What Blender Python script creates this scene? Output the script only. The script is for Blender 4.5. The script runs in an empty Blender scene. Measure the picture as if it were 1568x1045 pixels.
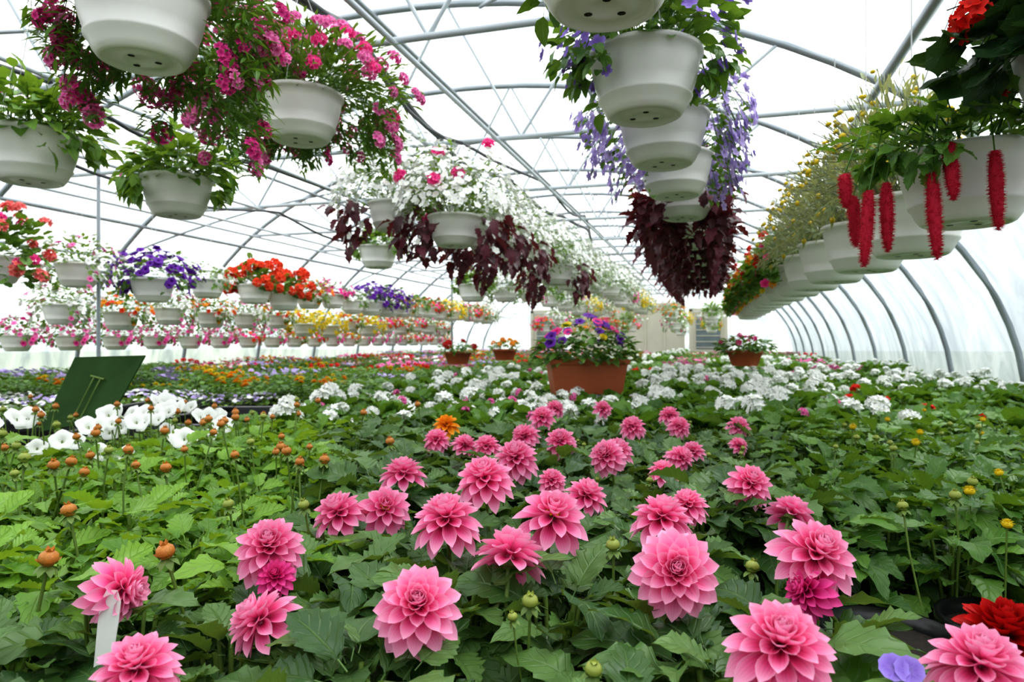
import bpy, math, random
import numpy as np
from mathutils import Matrix
random.seed(11)
R=random.random
def U(a,b): return a+(b-a)*R()
pi=math.pi
TH=math.radians(16.3); EYE=1.2
cT,sT=math.cos(TH),math.sin(TH)
# survey coordinates: metres to the right of / in front of the photographer's station -> greenhouse coordinates
def st(r,d,z=0.0): return (r*cT-d*sT, r*sT+d*cT, EYE+z)
scene=bpy.context.scene
scene.view_settings.view_transform='Standard'
scene.view_settings.exposure=0.3
try:
    scene.view_settings.look='Medium High Contrast'
except Exception as e: print('LOOK',e)
COL=scene.collection
# ------------------------------------------------------------------ materials
def newmat(name):
    m=bpy.data.materials.new(name); m.use_nodes=True
    nt=m.node_tree; nt.nodes.clear()
    return m,nt
def N(nt,t,**k):
    n=nt.nodes.new(t)
    for a,b in k.items(): setattr(n,a,b)
    return n
def setin(nt,sock,val):
    if isinstance(val,bpy.types.NodeSocket): nt.links.new(val,sock)
    elif isinstance(val,(tuple,list)) and len(val)==3 and sock.type=='RGBA': sock.default_value=(*val,1)
    else: sock.default_value=val
def MATH(nt,op,a,b=0.0,c=None):
    n=N(nt,'ShaderNodeMath',operation=op); setin(nt,n.inputs[0],a); setin(nt,n.inputs[1],b)
    if c is not None: setin(nt,n.inputs[2],c)
    return n.outputs[0]
def MIX(nt,f,a,b,mode='MIX'):
    n=N(nt,'ShaderNodeMix',data_type='RGBA',blend_type=mode)
    setin(nt,n.inputs[0],f); setin(nt,n.inputs[6],a); setin(nt,n.inputs[7],b); return n.outputs[2]
def RAMP(nt,f,stops):
    n=N(nt,'ShaderNodeValToRGB'); e=n.color_ramp.elements
    e[0].position=stops[0][0]; e[0].color=(*stops[0][1],1)
    e[1].position=stops[-1][0]; e[1].color=(*stops[-1][1],1)
    for p,c in stops[1:-1]:
        x=e.new(p); x.color=(*c,1)
    setin(nt,n.inputs[0],f); return n.outputs[0]
def finish(nt,col,rough=0.5,trans=0.0,normal=None,metal=0.0,spec=0.5,tcol=None):
    p=N(nt,'ShaderNodeBsdfPrincipled'); setin(nt,p.inputs['Base Color'],col)
    setin(nt,p.inputs['Roughness'],rough); p.inputs['Metallic'].default_value=metal
    p.inputs['Specular IOR Level'].default_value=spec
    if normal is not None: nt.links.new(normal,p.inputs['Normal'])
    out=N(nt,'ShaderNodeOutputMaterial'); sh=p.outputs[0]
    if trans>0:
        t=N(nt,'ShaderNodeBsdfTranslucent'); setin(nt,t.inputs[0],tcol if tcol is not None else col)
        mx=N(nt,'ShaderNodeMixShader'); mx.inputs[0].default_value=trans
        nt.links.new(sh,mx.inputs[1]); nt.links.new(t.outputs[0],mx.inputs[2]); sh=mx.outputs[0]
    nt.links.new(sh,out.inputs[0])
def simple(name,col,rough=0.5,trans=0,metal=0,noise=0.15,nscale=20,spec=0.5,bump=0.0):
    m,nt=newmat(name); tc=N(nt,'ShaderNodeTexCoord')
    nz=N(nt,'ShaderNodeTexNoise'); nz.inputs['Scale'].default_value=nscale; nz.inputs['Detail'].default_value=4
    nt.links.new(tc.outputs['Object'],nz.inputs['Vector'])
    c2=tuple(x*(1-2*noise) for x in col)
    c=MIX(nt,nz.outputs[0],col,c2)
    nm=None
    if bump>0:
        b=N(nt,'ShaderNodeBump'); b.inputs['Strength'].default_value=bump; b.inputs['Distance'].default_value=0.01
        nt.links.new(nz.outputs[0],b.inputs['Height']); nm=b.outputs[0]
    finish(nt,c,rough,trans,nm,metal,spec); return m
def leafmat(name,c1,c2,vein,trans=0.24,rough=0.4,nv=6.0):
    m,nt=newmat(name)
    g=N(nt,'ShaderNodeNewGeometry'); uv=N(nt,'ShaderNodeUVMap'); sp=N(nt,'ShaderNodeSeparateXYZ')
    nt.links.new(uv.outputs[0],sp.inputs[0])
    tc=N(nt,'ShaderNodeTexCoord'); nz=N(nt,'ShaderNodeTexNoise'); nz.inputs['Scale'].default_value=45; nz.inputs['Detail'].default_value=3
    nt.links.new(tc.outputs['Object'],nz.inputs['Vector'])
    f=MATH(nt,'MULTIPLY_ADD',nz.outputs[0],0.7,MATH(nt,'MULTIPLY_ADD',g.outputs['Random Per Island'],0.95,-0.32))
    f=MATH(nt,'MINIMUM',MATH(nt,'MAXIMUM',f,0.0),1.0)
    base=MIX(nt,f,c1,c2)
    uu=MATH(nt,'ABSOLUTE',MATH(nt,'MULTIPLY_ADD',sp.outputs[0],2.0,-1.0))
    mid=MATH(nt,'SUBTRACT',1.0,MATH(nt,'MULTIPLY',uu,12.0)); mid=MATH(nt,'MAXIMUM',mid,0.0)
    t=MATH(nt,'SUBTRACT',MATH(nt,'MULTIPLY',sp.outputs[1],nv),MATH(nt,'MULTIPLY',uu,1.7))
    fr=MATH(nt,'ABSOLUTE',MATH(nt,'SUBTRACT',MATH(nt,'FRACT',MATH(nt,'ADD',t,10.0)),0.5))
    lat=MATH(nt,'MAXIMUM',MATH(nt,'SUBTRACT',1.0,MATH(nt,'MULTIPLY',fr,8.0)),0.0)
    v=MATH(nt,'MAXIMUM',mid,MATH(nt,'MULTIPLY',lat,0.6))
    col=MIX(nt,MATH(nt,'MULTIPLY',v,0.5),base,vein)
    b=N(nt,'ShaderNodeBump'); b.invert=True; b.inputs['Strength'].default_value=0.6; b.inputs['Distance'].default_value=0.003
    nt.links.new(v,b.inputs['Height'])
    tc=tuple(min(1,x*1.5) for x in c2)
    finish(nt,col,rough,trans,b.outputs[0],tcol=(min(1,tc[0]*1.25),tc[1],tc[2]*0.5)); return m
def petal(name,deep,mid,tip,trans=0.22,edge=0.35,rough=0.55,mpos=.45,var=.2):
    m,nt=newmat(name)
    g=N(nt,'ShaderNodeNewGeometry'); uv=N(nt,'ShaderNodeUVMap'); sp=N(nt,'ShaderNodeSeparateXYZ')
    nt.links.new(uv.outputs[0],sp.inputs[0])
    c=RAMP(nt,sp.outputs[1],[(0.0,deep),(mpos,mid),(1.0,tip)])
    uu=MATH(nt,'ABSOLUTE',MATH(nt,'MULTIPLY_ADD',sp.outputs[0],2.0,-1.0))
    c=MIX(nt,MATH(nt,'MULTIPLY',MATH(nt,'POWER',uu,3.0),edge),c,tip)
    st_=MATH(nt,'SINE',MATH(nt,'MULTIPLY',sp.outputs[0],40.0))
    st_=MATH(nt,'MULTIPLY_ADD',st_,0.04,0.96)
    oi=N(nt,'ShaderNodeObjectInfo')
    k=MATH(nt,'MULTIPLY',st_,MATH(nt,'MULTIPLY_ADD',g.outputs['Random Per Island'],var,1.02-var*.6))
    k=MATH(nt,'MULTIPLY',k,MATH(nt,'MULTIPLY_ADD',oi.outputs['Random'],var*.8,1.0-var*.5))
    vm=N(nt,'ShaderNodeVectorMath',operation='SCALE'); nt.links.new(c,vm.inputs[0]); nt.links.new(k,vm.inputs['Scale'])
    finish(nt,vm.outputs[0],rough,trans,spec=0.2); return m

M={}
M['pot']=simple('white_plastic_pot',(0.90,0.885,0.85),0.35,trans=0.08,noise=0.03,nscale=6)
M['black']=simple('black_plastic',(0.014,0.014,0.016),0.3,noise=0.2)
M['soil']=simple('potting_soil',(0.03,0.02,0.013),0.9,noise=0.4,nscale=80,bump=0.6)
M['wire']=simple('grey_wire',(0.55,0.56,0.56),0.4,noise=0.05)
M['galv']=simple('galvanised_steel',(0.38,0.42,0.45),0.38,metal=0.55,noise=0.14,nscale=9)
M['galv2']=simple('painted_steel',(0.48,0.53,0.56),0.45,metal=0.2,noise=0.1,nscale=9)
M['hose']=simple('black_hose',(0.05,0.055,0.06),0.5,noise=0.1)
M['terra']=simple('terracotta_plastic',(0.46,0.11,0.04),0.5,noise=0.1,nscale=12)
M['wood']=simple('grey_bench_wood',(0.12,0.10,0.085),0.8,noise=0.25,nscale=15)
M['cream']=simple('cream_panel',(0.60,0.57,0.46),0.6,noise=0.1,nscale=3)
M['white']=simple('white_tag_plastic',(0.80,0.80,0.77),0.4,noise=0.03)
M['sign']=simple('green_sign_board',(0.048,0.115,0.03),0.7,trans=0.12,noise=0.3,nscale=9,spec=.12)
M['lf_dahlia']=leafmat('dahlia_leaf',(0.028,0.085,0.020),(0.125,0.235,0.060),(0.20,0.33,0.11))
M['lf_light']=leafmat('light_leaf',(0.07,0.19,0.016),(0.23,0.42,0.050),(0.32,0.50,0.12),trans=.28)
M['lf_ger']=leafmat('geranium_leaf',(0.035,0.115,0.016),(0.14,0.29,0.045),(0.2,0.38,0.09),nv=3)
M['lf_green']=leafmat('green_dahlia_leaf',(0.035,0.115,0.016),(0.15,0.30,0.048),(0.22,0.40,0.1))
M['lf_dark']=leafmat('dark_geranium_leaf',(0.012,0.040,0.012),(0.04,0.10,0.028),(0.06,0.14,0.05),trans=0.15,nv=3)
M['lf_fresh']=leafmat('fresh_leaf',(0.06,0.165,0.022),(0.20,0.37,0.06),(0.28,0.44,0.12))
M['lf_silver']=leafmat('silver_leaf',(0.16,0.23,0.11),(0.38,0.45,0.28),(0.45,0.5,0.38))
M['lf_burg']=leafmat('burgundy_leaf',(0.028,0.007,0.012),(0.15,0.024,0.045),(0.22,0.05,0.08),trans=0.18)
M['stem']=simple('green_stem',(0.17,0.27,0.05),0.5,trans=0.1)
M['p_pink']=petal('pink_dahlia_petal',(0.64,0.01,0.15),(1.0,0.135,0.40),(1.0,0.50,0.70),edge=.65,mpos=.5,trans=.3,var=.10)
M['p_magenta']=petal('magenta_petal',(0.40,0.003,0.10),(0.72,0.02,0.25),(0.92,0.13,0.42))
M['p_verb']=petal('verbena_petal',(0.55,0.015,0.2),(0.86,0.13,0.42),(0.95,0.34,0.62))
M['p_white']=petal('white_petal',(0.80,0.84,0.50),(0.92,0.93,0.89),(0.94,0.94,0.93),edge=0.1,trans=.12,var=.05,mpos=.25)
M['p_red']=petal('scarlet_petal',(0.5,0.005,0.005),(0.80,0.015,0.008),(0.92,0.04,0.02))
M['p_dred']=petal('dark_red_petal',(0.2,0.0,0.0),(0.42,0.004,0.004),(0.58,0.012,0.012))
M['p_orred']=petal('orange_red_petal',(0.6,0.03,0.01),(0.92,0.06,0.02),(0.97,0.13,0.05))
M['p_coral']=petal('coral_petal',(0.8,0.06,0.07),(0.95,0.14,0.14),(0.98,0.33,0.3))
M['p_orange']=petal('orange_petal',(0.75,0.14,0.01),(0.94,0.30,0.015),(0.97,0.45,0.04))
M['p_yellow']=petal('yellow_petal',(0.66,0.38,0.01),(0.84,0.60,0.015),(0.88,0.70,0.06))
M['p_purple']=petal('purple_petal',(0.05,0.004,0.14),(0.13,0.018,0.34),(0.2,0.045,0.45))
M['p_violet']=petal('violet_petal',(0.3,0.2,0.6),(0.26,0.14,0.62),(0.38,0.27,0.78))
M['p_lav']=petal('lavender_petal',(0.42,0.30,0.68),(0.50,0.37,0.78),(0.66,0.55,0.88))
M['p_hot']=petal('hot_pink_petal',(0.7,0.008,0.15),(0.94,0.03,0.27),(0.98,0.13,0.4))
M['catkin']=simple('red_catkin_fuzz',(0.62,0.010,0.045),0.8,trans=0.2,noise=0.15,nscale=60)
M['button']=simple('yellow_button',(0.82,0.58,0.015),0.7,noise=0.15,nscale=60)
M['bud']=simple('orange_bud',(0.74,0.27,0.04),0.5,noise=0.35,nscale=9)
M['budg']=simple('green_bud',(0.34,0.40,0.07),0.5,noise=0.2,nscale=70)

# polythene cover
def polymat(name,cA,cB,cC,tmix):
    m,nt=newmat(name); tc=N(nt,'ShaderNodeTexCoord')
    mp=N(nt,'ShaderNodeMapping'); mp.inputs['Scale'].default_value=(0.8,2.0,0.8); nt.links.new(tc.outputs['Object'],mp.inputs[0])
    nz=N(nt,'ShaderNodeTexNoise'); nz.inputs['Scale'].default_value=1.3; nz.inputs['Detail'].default_value=6; nz.inputs['Distortion'].default_value=1.8
    nt.links.new(mp.outputs[0],nz.inputs['Vector'])
    c=RAMP(nt,nz.outputs[0],[(0.34,cA),(0.5,cB),(0.66,cC)])
    b=N(nt,'ShaderNodeBump'); b.inputs['Strength'].default_value=0.6; b.inputs['Distance'].default_value=0.08
    nt.links.new(nz.outputs[0],b.inputs['Height'])
    tr=N(nt,'ShaderNodeBsdfTranslucent'); nt.links.new(c,tr.inputs[0]); nt.links.new(b.outputs[0],tr.inputs['Normal'])
    df=N(nt,'ShaderNodeBsdfDiffuse'); nt.links.new(c,df.inputs[0])
    tp=N(nt,'ShaderNodeBsdfTransparent'); nt.links.new(c,tp.inputs[0])
    m1=N(nt,'ShaderNodeMixShader'); m1.inputs[0].default_value=0.25
    nt.links.new(tr.outputs[0],m1.inputs[1]); nt.links.new(df.outputs[0],m1.inputs[2])
    m2=N(nt,'ShaderNodeMixShader'); m2.inputs[0].default_value=tmix
    nt.links.new(m1.outputs[0],m2.inputs[1]); nt.links.new(tp.outputs[0],m2.inputs[2])
    out=N(nt,'ShaderNodeOutputMaterial'); nt.links.new(m2.outputs[0],out.inputs[0]); return m
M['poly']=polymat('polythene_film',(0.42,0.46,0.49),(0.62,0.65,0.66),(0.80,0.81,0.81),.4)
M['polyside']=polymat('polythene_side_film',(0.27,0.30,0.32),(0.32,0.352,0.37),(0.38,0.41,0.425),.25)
M['gravel']=simple('gravel_floor',(0.18,0.16,0.14),0.95,noise=0.35,nscale=45,bump=0.8)
M['grass']=simple('outside_grass',(0.20,0.26,0.13),0.95,noise=0.3,nscale=2)
M['glass']=simple('door_glazing',(0.20,0.25,0.26),0.15,noise=0.25,nscale=3)

# ------------------------------------------------------------------ geometry templates
def tm(v,q=(),t=(),uv=None,m=0):
    v=np.array(v,float).reshape(-1,3); q=np.array(q,int).reshape(-1,4); t=np.array(t,int).reshape(-1,3)
    if uv is None: uv=np.zeros((len(v),2))
    return dict(v=v,q=q,t=t,uv=np.array(uv,float).reshape(-1,2),mq=np.full(len(q),m),mt=np.full(len(t),m))
def flat(t):   # unshare the corners of an all-quad part so its faces shade flat
    n=len(t['q']); return dict(v=t['v'][t['q'].ravel()],q=np.arange(4*n).reshape(-1,4),t=np.zeros((0,3),int),uv=t['uv'][t['q'].ravel()],mq=t['mq'],mt=np.zeros(0,int))
def join(parts):
    V=[];Q=[];T=[];UV=[];MQ=[];MT=[];o=0
    for p in parts:
        t=p[0]; Mx=p[1] if len(p)>1 else None; mi=p[2] if len(p)>2 else None
        v=t['v']
        if Mx is not None: v=v@Mx[0].T+Mx[1]
        V.append(v);UV.append(t['uv']);Q.append(t['q']+o);T.append(t['t']+o)
        MQ.append(t['mq'] if mi is None else np.full(len(t['q']),mi)); MT.append(t['mt'] if mi is None else np.full(len(t['t']),mi))
        o+=len(v)
    return dict(v=np.concatenate(V),q=np.concatenate(Q),t=np.concatenate(T),uv=np.concatenate(UV),mq=np.concatenate(MQ),mt=np.concatenate(MT))
def Rz(a): c,s=math.cos(a),math.sin(a); return np.array([[c,-s,0],[s,c,0],[0,0,1.]])
def Rx(a): c,s=math.cos(a),math.sin(a); return np.array([[1.,0,0],[0,c,-s],[0,s,c]])
def Ry(a): c,s=math.cos(a),math.sin(a); return np.array([[c,0,s],[0,1.,0],[-s,0,c]])
def X(loc=(0,0,0),az=0,pitch=0,roll=0,s=1.0):   # template +Y goes to azimuth az
    return (Rz(az-pi/2)@Rx(pitch)@Ry(roll)*s, np.array(loc,float))
def FACE(loc,d,spin=0,s=1.0):                   # template +Z -> d
    d=np.array(d,float); d/=np.linalg.norm(d)
    a=np.array([0,0,1.]) if abs(d[2])<0.95 else np.array([1.,0,0])
    x=np.cross(a,d); x/=np.linalg.norm(x); y=np.cross(d,x)
    return (np.stack([x,y,d],1)@Rz(spin)*s, np.array(loc,float))
def grid(fn,nu,nv,m=0):
    v=[];uv=[];q=[]
    for j in range(nv+1):
        for i in range(nu+1):
            u=-1+2*i/nu; w=j/nv
            v.append(fn(u,w,i,j)); uv.append((u*.5+.5,w))
    for j in range(nv):
        for i in range(nu):
            a=j*(nu+1)+i; q.append((a,a+1,a+nu+2,a+nu+1))
    return tm(v,q,uv=uv,m=m)
def lathe(prof,n=32,m=0,sx=1,sy=1):
    v=[];q=[];uv=[]
    for j,(r,z) in enumerate(prof):
        for i in range(n):
            a=2*pi*i/n; v.append((r*math.cos(a)*sx,r*math.sin(a)*sy,z)); uv.append((i/n,j/(len(prof)-1)))
    for j in range(len(prof)-1):
        for i in range(n):
            k=(i+1)%n; q.append((j*n+i,j*n+k,(j+1)*n+k,(j+1)*n+i))
    return tm(v,q,uv=uv,m=m)
def tube(pts,r,n=6,m=0,r2=None):
    pts=[np.array(p,float) for p in pts]; v=[];q=[];uv=[]
    K=len(pts)
    for j,p in enumerate(pts):
        d=pts[min(j+1,K-1)]-pts[max(j-1,0)]; d=d/(np.linalg.norm(d)+1e-9)
        a=np.array([0,0,1.]) if abs(d[2])<0.9 else np.array([0,1.,0])
        x=np.cross(a,d); x/=np.linalg.norm(x); y=np.cross(d,x)
        rr=r if r2 is None else r+(r2-r)*j/(K-1)
        for i in range(n):
            t=2*pi*i/n; v.append(p+rr*(math.cos(t)*x+math.sin(t)*y)); uv.append((i/n,j/(K-1)))
    for j in range(K-1):
        for i in range(n):
            k=(i+1)%n; q.append((j*n+i,j*n+k,(j+1)*n+k,(j+1)*n+i))
    return tm(v,q,uv=uv,m=m)
def rectloft(prof,m=0,cap=True):
    v=[];q=[]
    for hx,hy,z in prof: v+=[(-hx,-hy,z),(hx,-hy,z),(hx,hy,z),(-hx,hy,z)]
    for j in range(len(prof)-1):
        for i in range(4):
            k=(i+1)%4; q.append((j*4+i,j*4+k,(j+1)*4+k,(j+1)*4+i))
    if cap: q.append((3,2,1,0)); L=(len(prof)-1)*4; q.append((L,L+1,L+2,L+3))
    return flat(tm(v,q,m=m))
def box(cx,cy,cz,hx,hy,hz,m=0,b=0.004):
    b=min(b,hx*.4,hy*.4,hz*.4)
    t=rectloft([(hx-b,hy-b,-hz),(hx,hy,-hz+b),(hx,hy,hz-b),(hx-b,hy-b,hz)],m); t['v']=t['v']+np.array([cx,cy,cz]); return t
def mesh(name,t,mats,smooth=True):
    me=bpy.data.meshes.new(name)
    nq,nt_=len(t['q']),len(t['t'])
    li=np.concatenate([t['q'].ravel(),t['t'].ravel()]).astype(np.int32)
    me.vertices.add(len(t['v'])); me.vertices.foreach_set('co',t['v'].astype(np.float32).ravel())
    me.loops.add(len(li)); me.loops.foreach_set('vertex_index',li)
    me.polygons.add(nq+nt_)
    ls=np.concatenate([np.arange(nq)*4,nq*4+np.arange(nt_)*3]).astype(np.int32)
    me.polygons.foreach_set('loop_start',ls)
    me.polygons.foreach_set('material_index',np.concatenate([t['mq'],t['mt']]).astype(np.int32))
    me.polygons.foreach_set('use_smooth',np.full(nq+nt_,smooth))
    uvl=me.uv_layers.new(name='UVMap'); uvl.data.foreach_set('uv',t['uv'][li].astype(np.float32).ravel())
    for k in mats: me.materials.append(M[k])
    me.update(calc_edges=True); me.validate(); return me
def obj(name,me,loc=(0,0,0),rz=0,s=1.0,parent=None,rot=None):
    o=bpy.data.objects.new(name,me); COL.objects.link(o); o.location=loc
    o.rotation_euler=rot if rot else (0,0,rz); o.scale=(s,s,s) if not isinstance(s,tuple) else s
    if parent: o.parent=parent
    return o
def empty(name,loc=(0,0,0)):
    o=bpy.data.objects.new(name,None); COL.objects.link(o); o.location=loc; o.empty_display_size=0.1; return o

# leaves (unit length along +Y)
def mk_leaf(wid=0.3,ser=0.16,nv=14,nu=4,droop=0.28,fold=0.25,peak=0.8,wav=0.02,pet=0.15,side=0.0,tw=0.0):
    def f(u,v,i,j):
        vv=v
        w=wid*(math.sin(pi*min(1,vv**peak))**0.85 if 0<vv<1 else 0.0)+0.004
        if abs(u)>0.99 and j%2==1: w*=(1-ser)
        y=pet+vv*(1-pet)+ (0.05*abs(u)*ser*4 if j%2==0 else 0)*(1-vv)
        z=abs(u)*w*fold-droop*vv*vv+wav*math.sin(vv*17+u*2)*abs(u)+tw*u*w*vv
        return (u*w+side*vv*vv,y,z)
    g=grid(f,nu,nv)
    p=tube([(0,0,0),(0,pet*1.1,0.0)],0.012,4); p['uv'][:]=(.5,.5)
    return join([(g,),(p,)])
LF_SER=mk_leaf(0.28,0.22,14,fold=.35,wav=.03)
LF_SER2=mk_leaf(0.32,0.2,14,droop=0.5,fold=0.25,wav=.035,side=.08,tw=.5)
LF_SER3=mk_leaf(0.24,0.25,14,droop=0.15,fold=0.6,wav=.02,side=-.1,tw=-.5)
LF_SER4=mk_leaf(0.35,0.16,14,droop=0.7,fold=0.1,wav=.04,peak=.7,side=-.05)
DL=[LF_SER,LF_SER2,LF_SER3,LF_SER4]
LF_OV=mk_leaf(0.27,0,6,2,droop=0.3)
LF_NAR=mk_leaf(0.10,0,3,2,droop=0.2)
LF_SM=mk_leaf(0.3,0,3,2,droop=0.2)
LF_BURG=mk_leaf(0.30,0.35,8,2,droop=0.5,fold=0.2)
def mk_round(nang=28,cup=0.18):
    v=[(0,0.25,0)];uv=[(.5,0)];t=[];q=[]
    for k,rr in enumerate((0.45,1.0)):
        for i in range(nang):
            a=2*pi*i/nang - pi/2
            g=1-0.55*math.exp(-((i if i<nang/2 else nang-i)/1.3)**2)
            lob=1+(0.09*math.cos(7*(a+pi/2)) if k==1 else 0)+(0.03*(-1)**i if k==1 else 0)
            r_=0.5*rr*lob*g
            v.append((r_*math.cos(a),0.45+r_*math.sin(a),cup*rr*rr*0.5+0.05*math.sin(3*a)*rr)); uv.append((.5+.5*rr*abs(math.sin(a*3.5+.5)),rr*.9))
    for i in range(nang):
        k=(i+1)%nang; t.append((0,1+i,1+k)); q.append((1+i,1+nang+i,1+nang+k,1+k))
    g=tm(v,q,t,uv); p=tube([(0,-0.35,-0.25),(0,0.3,0)],0.015,4); p['uv'][:]=(.5,.5)
    return join([(g,),(p,)])
LF_RND=mk_round()
def mk_fl(n=5,wid=0.2,nu=2,nv=2,cup=0.15,notch=0):
    def f(u,v,i,j):
        w=wid*(0.25+0.95*math.sin(pi*min(v,0.82)*0.62)) if v<0.99 else wid*0.65
        return (u*w,v*0.5-(notch if (abs(u)<.1 and v>.99) else 0),cup*v*(1-v*0.3)+0.03*abs(u))
    g=grid(f,nu,nv)
    return join([(g,X((0,0,0),2*pi*i/n)) for i in range(n)])
FL5=mk_fl()
FL5w=mk_fl(5,0.24,2,2,0.05)
FL5c=mk_fl(5,0.17,2,2,0.22)
def mk_petunia(n=20):
    prof=[(0.03,-0.35),(0.08,-0.1),(0.2,0.02),(0.42,0.07),(0.5,0.03)]
    v=[];q=[];uv=[]
    for j,(r,z) in enumerate(prof):
        for i in range(n):
            a=2*pi*i/n; k=1+0.09*math.cos(5*a)*(j/4)**2; zz=z+0.035*math.sin(10*a)*(j>3)
            v.append((r*k*math.cos(a),r*k*math.sin(a),zz)); uv.append((.5,j/4))
    for j in range(4):
        for i in range(n):
            k=(i+1)%n; q.append((j*n+i,j*n+k,(j+1)*n+k,(j+1)*n+i))
    return tm(v,q,uv=uv)
PET=mk_petunia(20); PETL=mk_petunia(10)
def mk_cluster(n=20,fs=0.42,fl=None,flat_=0.75,jit=.2,sp=.0):
    ps=[]
    for i in range(n):
        z=1-(i+.5)/n*1.15; ph=i*2.39996; s=math.sqrt(max(0,1-z*z))
        d=np.array([s*math.cos(ph),s*math.sin(ph),z]); q=1-U(0,sp)
        ps.append((fl or FL5w,FACE(d*np.array([.42,.42,.42*flat_])*q,d+np.array([U(-jit,jit),U(-jit,jit),.15]),U(0,6),fs*U(.8,1.15))))
    return join(ps)
CLU=mk_cluster(17,.44,FL5c,.7,.5,.3); CLU2=mk_cluster(12,.46,FL5c,.6,.6,.4); CLUL=mk_cluster(12,0.5,FL5c,.75,.4,.2)
VERB=mk_cluster(14,0.4,FL5,0.6)
def mk_pom(n=30):
    pt=grid(lambda u,v,i,j:(u*0.11*math.sin(pi*(0.15+0.8*v)),v*0.5,0.05*abs(u)),2,2)
    ps=[]
    for i in range(n):
        f=i/n; ps.append((pt,X((0,0,0.02+0.12*f),i*2.39996,-0.1+1.2*f,0,1-0.55*f)))
    return join(ps)
POM=mk_pom()
BUT=lathe([(0.001,-0.3),(0.35,-0.25),(0.5,0.0),(0.4,0.22),(0.2,0.32),(0.001,0.34)],8)

# ---- dahlia bloom (unit diameter, faces +Z). materials: 0 petal, 1 stem green, 2 centre
def mk_dahlia(N_=66,center=False,seed=0,refl=-30,top=66,W0=.088):
    rs=random.Random(seed); ps=[]
    for i in range(N_):
        f=i/(N_-1.0)
        el=math.radians(refl+(top-refl)*f**0.9+rs.uniform(-4,4))
        L=0.48*(1-0.60*f**1.35)*rs.uniform(.93,1.06)
        W=W0*(1-0.42*f)
        bend=(0.10 if f<0.3 else (0.0 if f<.55 else -0.10*f))
        def fn(u,v,i_,j_):
            if v<.64: w=W*(0.30+0.70*(v/.64)**.8)
            else: w=W*max(0.02,1-((v-.64)/.36)**2.3)
            curl=(1.9-1.1*v)*(0.85+0.4*f)
            a=u*curl
            x=w*math.sin(a)/max(math.sin(min(curl,1.57)),.3)*1.12
            z=w*(1-math.cos(a))*1.15 - bend*v*v
            return (x,v*L,z)
        g=grid(fn,4,8)
        z0=-0.07+0.17*f; r0=0.075*(1-f)
        az=i*2.39996+rs.uniform(-.06,.06)
        ps.append((g,X((r0*math.cos(az),r0*math.sin(az),z0),az,el,rs.uniform(-.15,.15)),0))
    ps.append((lathe([(0.02,-0.2),(0.05,-0.17),(0.10,-0.14),(0.12,-0.10),(0.10,-0.04),(0.05,.03),(0.001,0.05)],14),None,1 if center else 0))
    ps.append((lathe([(0.02,-0.2),(0.05,-0.175),(0.11,-0.145),(0.125,-0.10),(0.11,-0.07)],14),None,1))
    br=mk_leaf(0.22,0,4,2,droop=-0.1)
    for i in range(8): ps.append((br,X((0,0,-0.14),i*pi/4,-0.25,pi,0.22),1))
    if center: 
        for i in range(30):
            a=i*2.39996; r_=0.10*math.sqrt(i/30); ps.append((BUT,FACE((r_*math.cos(a),r_*math.sin(a),0.11),(math.cos(a)*.4,math.sin(a)*.4,1),0,0.042),2))
    return join(ps)
DAH=[mk_dahlia(72,False,1,-32,66,.094),mk_dahlia(62,False,2,-22,72,.098),mk_dahlia(44,True,3,-25,52,.098),mk_dahlia(80,False,4,-40,68,.090)]
def bloommesh(k,pm,nm):
    return mesh(nm,DAH[k],[pm,'stem','button'])
BL=[bloommesh(i,'p_pink','dahlia_bloom_mesh') for i in range(4)]
BLm=bloommesh(0,'p_magenta','dahlia_young_mesh'); BLr=bloommesh(3,'p_dred','red_dahlia_mesh'); BLo=bloommesh(2,'p_orange','orange_dahlia_mesh')

# ------------------------------------------------------------------ structure
CX,AX,CZ,BZ=-2.35,4.65,0.7,2.9
Y0,Y1=-3.0,22.0
def hz(x): return CZ+BZ*math.sqrt(max(0,1-((x-CX)/AX)**2))
def arcpts(a0,a1,n,off=0.0):
    return [(CX+(AX+off)*math.cos(a0+(a1-a0)*i/n),CZ+(BZ+off)*math.sin(a0+(a1-a0)*i/n)) for i in range(n+1)]
def sheet(name,prof,mt='poly',ny=60):
    v=[];q=[];n=len(prof)
    for j in range(ny+1):
        y=Y0+(Y1-Y0)*j/ny
        for (x,z) in prof: v.append((x,y,z))
    for j in range(ny):
        for i in range(n-1): q.append((j*n+i,j*n+i+1,(j+1)*n+i+1,(j+1)*n+i))
    return obj(name,mesh(name,tm(v,q),[mt]))
a1=math.radians(30)
sheet('ceiling',arcpts(a1,pi-a1*.6,60,0.035))
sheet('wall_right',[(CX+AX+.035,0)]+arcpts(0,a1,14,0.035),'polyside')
sheet('wall_left',[(CX-AX-.035,0)]+arcpts(pi,pi-a1*.6,14,0.035),'poly')
def endwall(name,y):
    P=[(CX-AX,0)]+[(x,z) for x,z in arcpts(pi,0,48)]+[(CX+AX,0)]
    v=[];q=[]
    for x,z in P: v+=[(x,y,0),(x,y,z)]
    for i in range(len(P)-1): q.append((2*i,2*i+2,2*i+3,2*i+1))
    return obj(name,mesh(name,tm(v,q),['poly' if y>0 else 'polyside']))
endwall('wall_back',Y1); endwall('wall_front',Y0)
obj('floor',mesh('floor',box(CX,(Y0+Y1)/2,-0.05,AX+.3,(Y1-Y0)/2+.3,0.05,0),['gravel'],False))
obj('ground_outside',mesh('ground_outside',tm([(-80,-80,-.12),(80,-80,-.12),(80,100,-.12),(-80,100,-.12)],[(0,1,2,3)]),['grass']))
ps=[];hy=[-1.8,-0.2,1.35,2.9,4.5,6.1,7.75,9.35,10.95,12.55,14.15,15.75,17.35,18.95,20.55]
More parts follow.
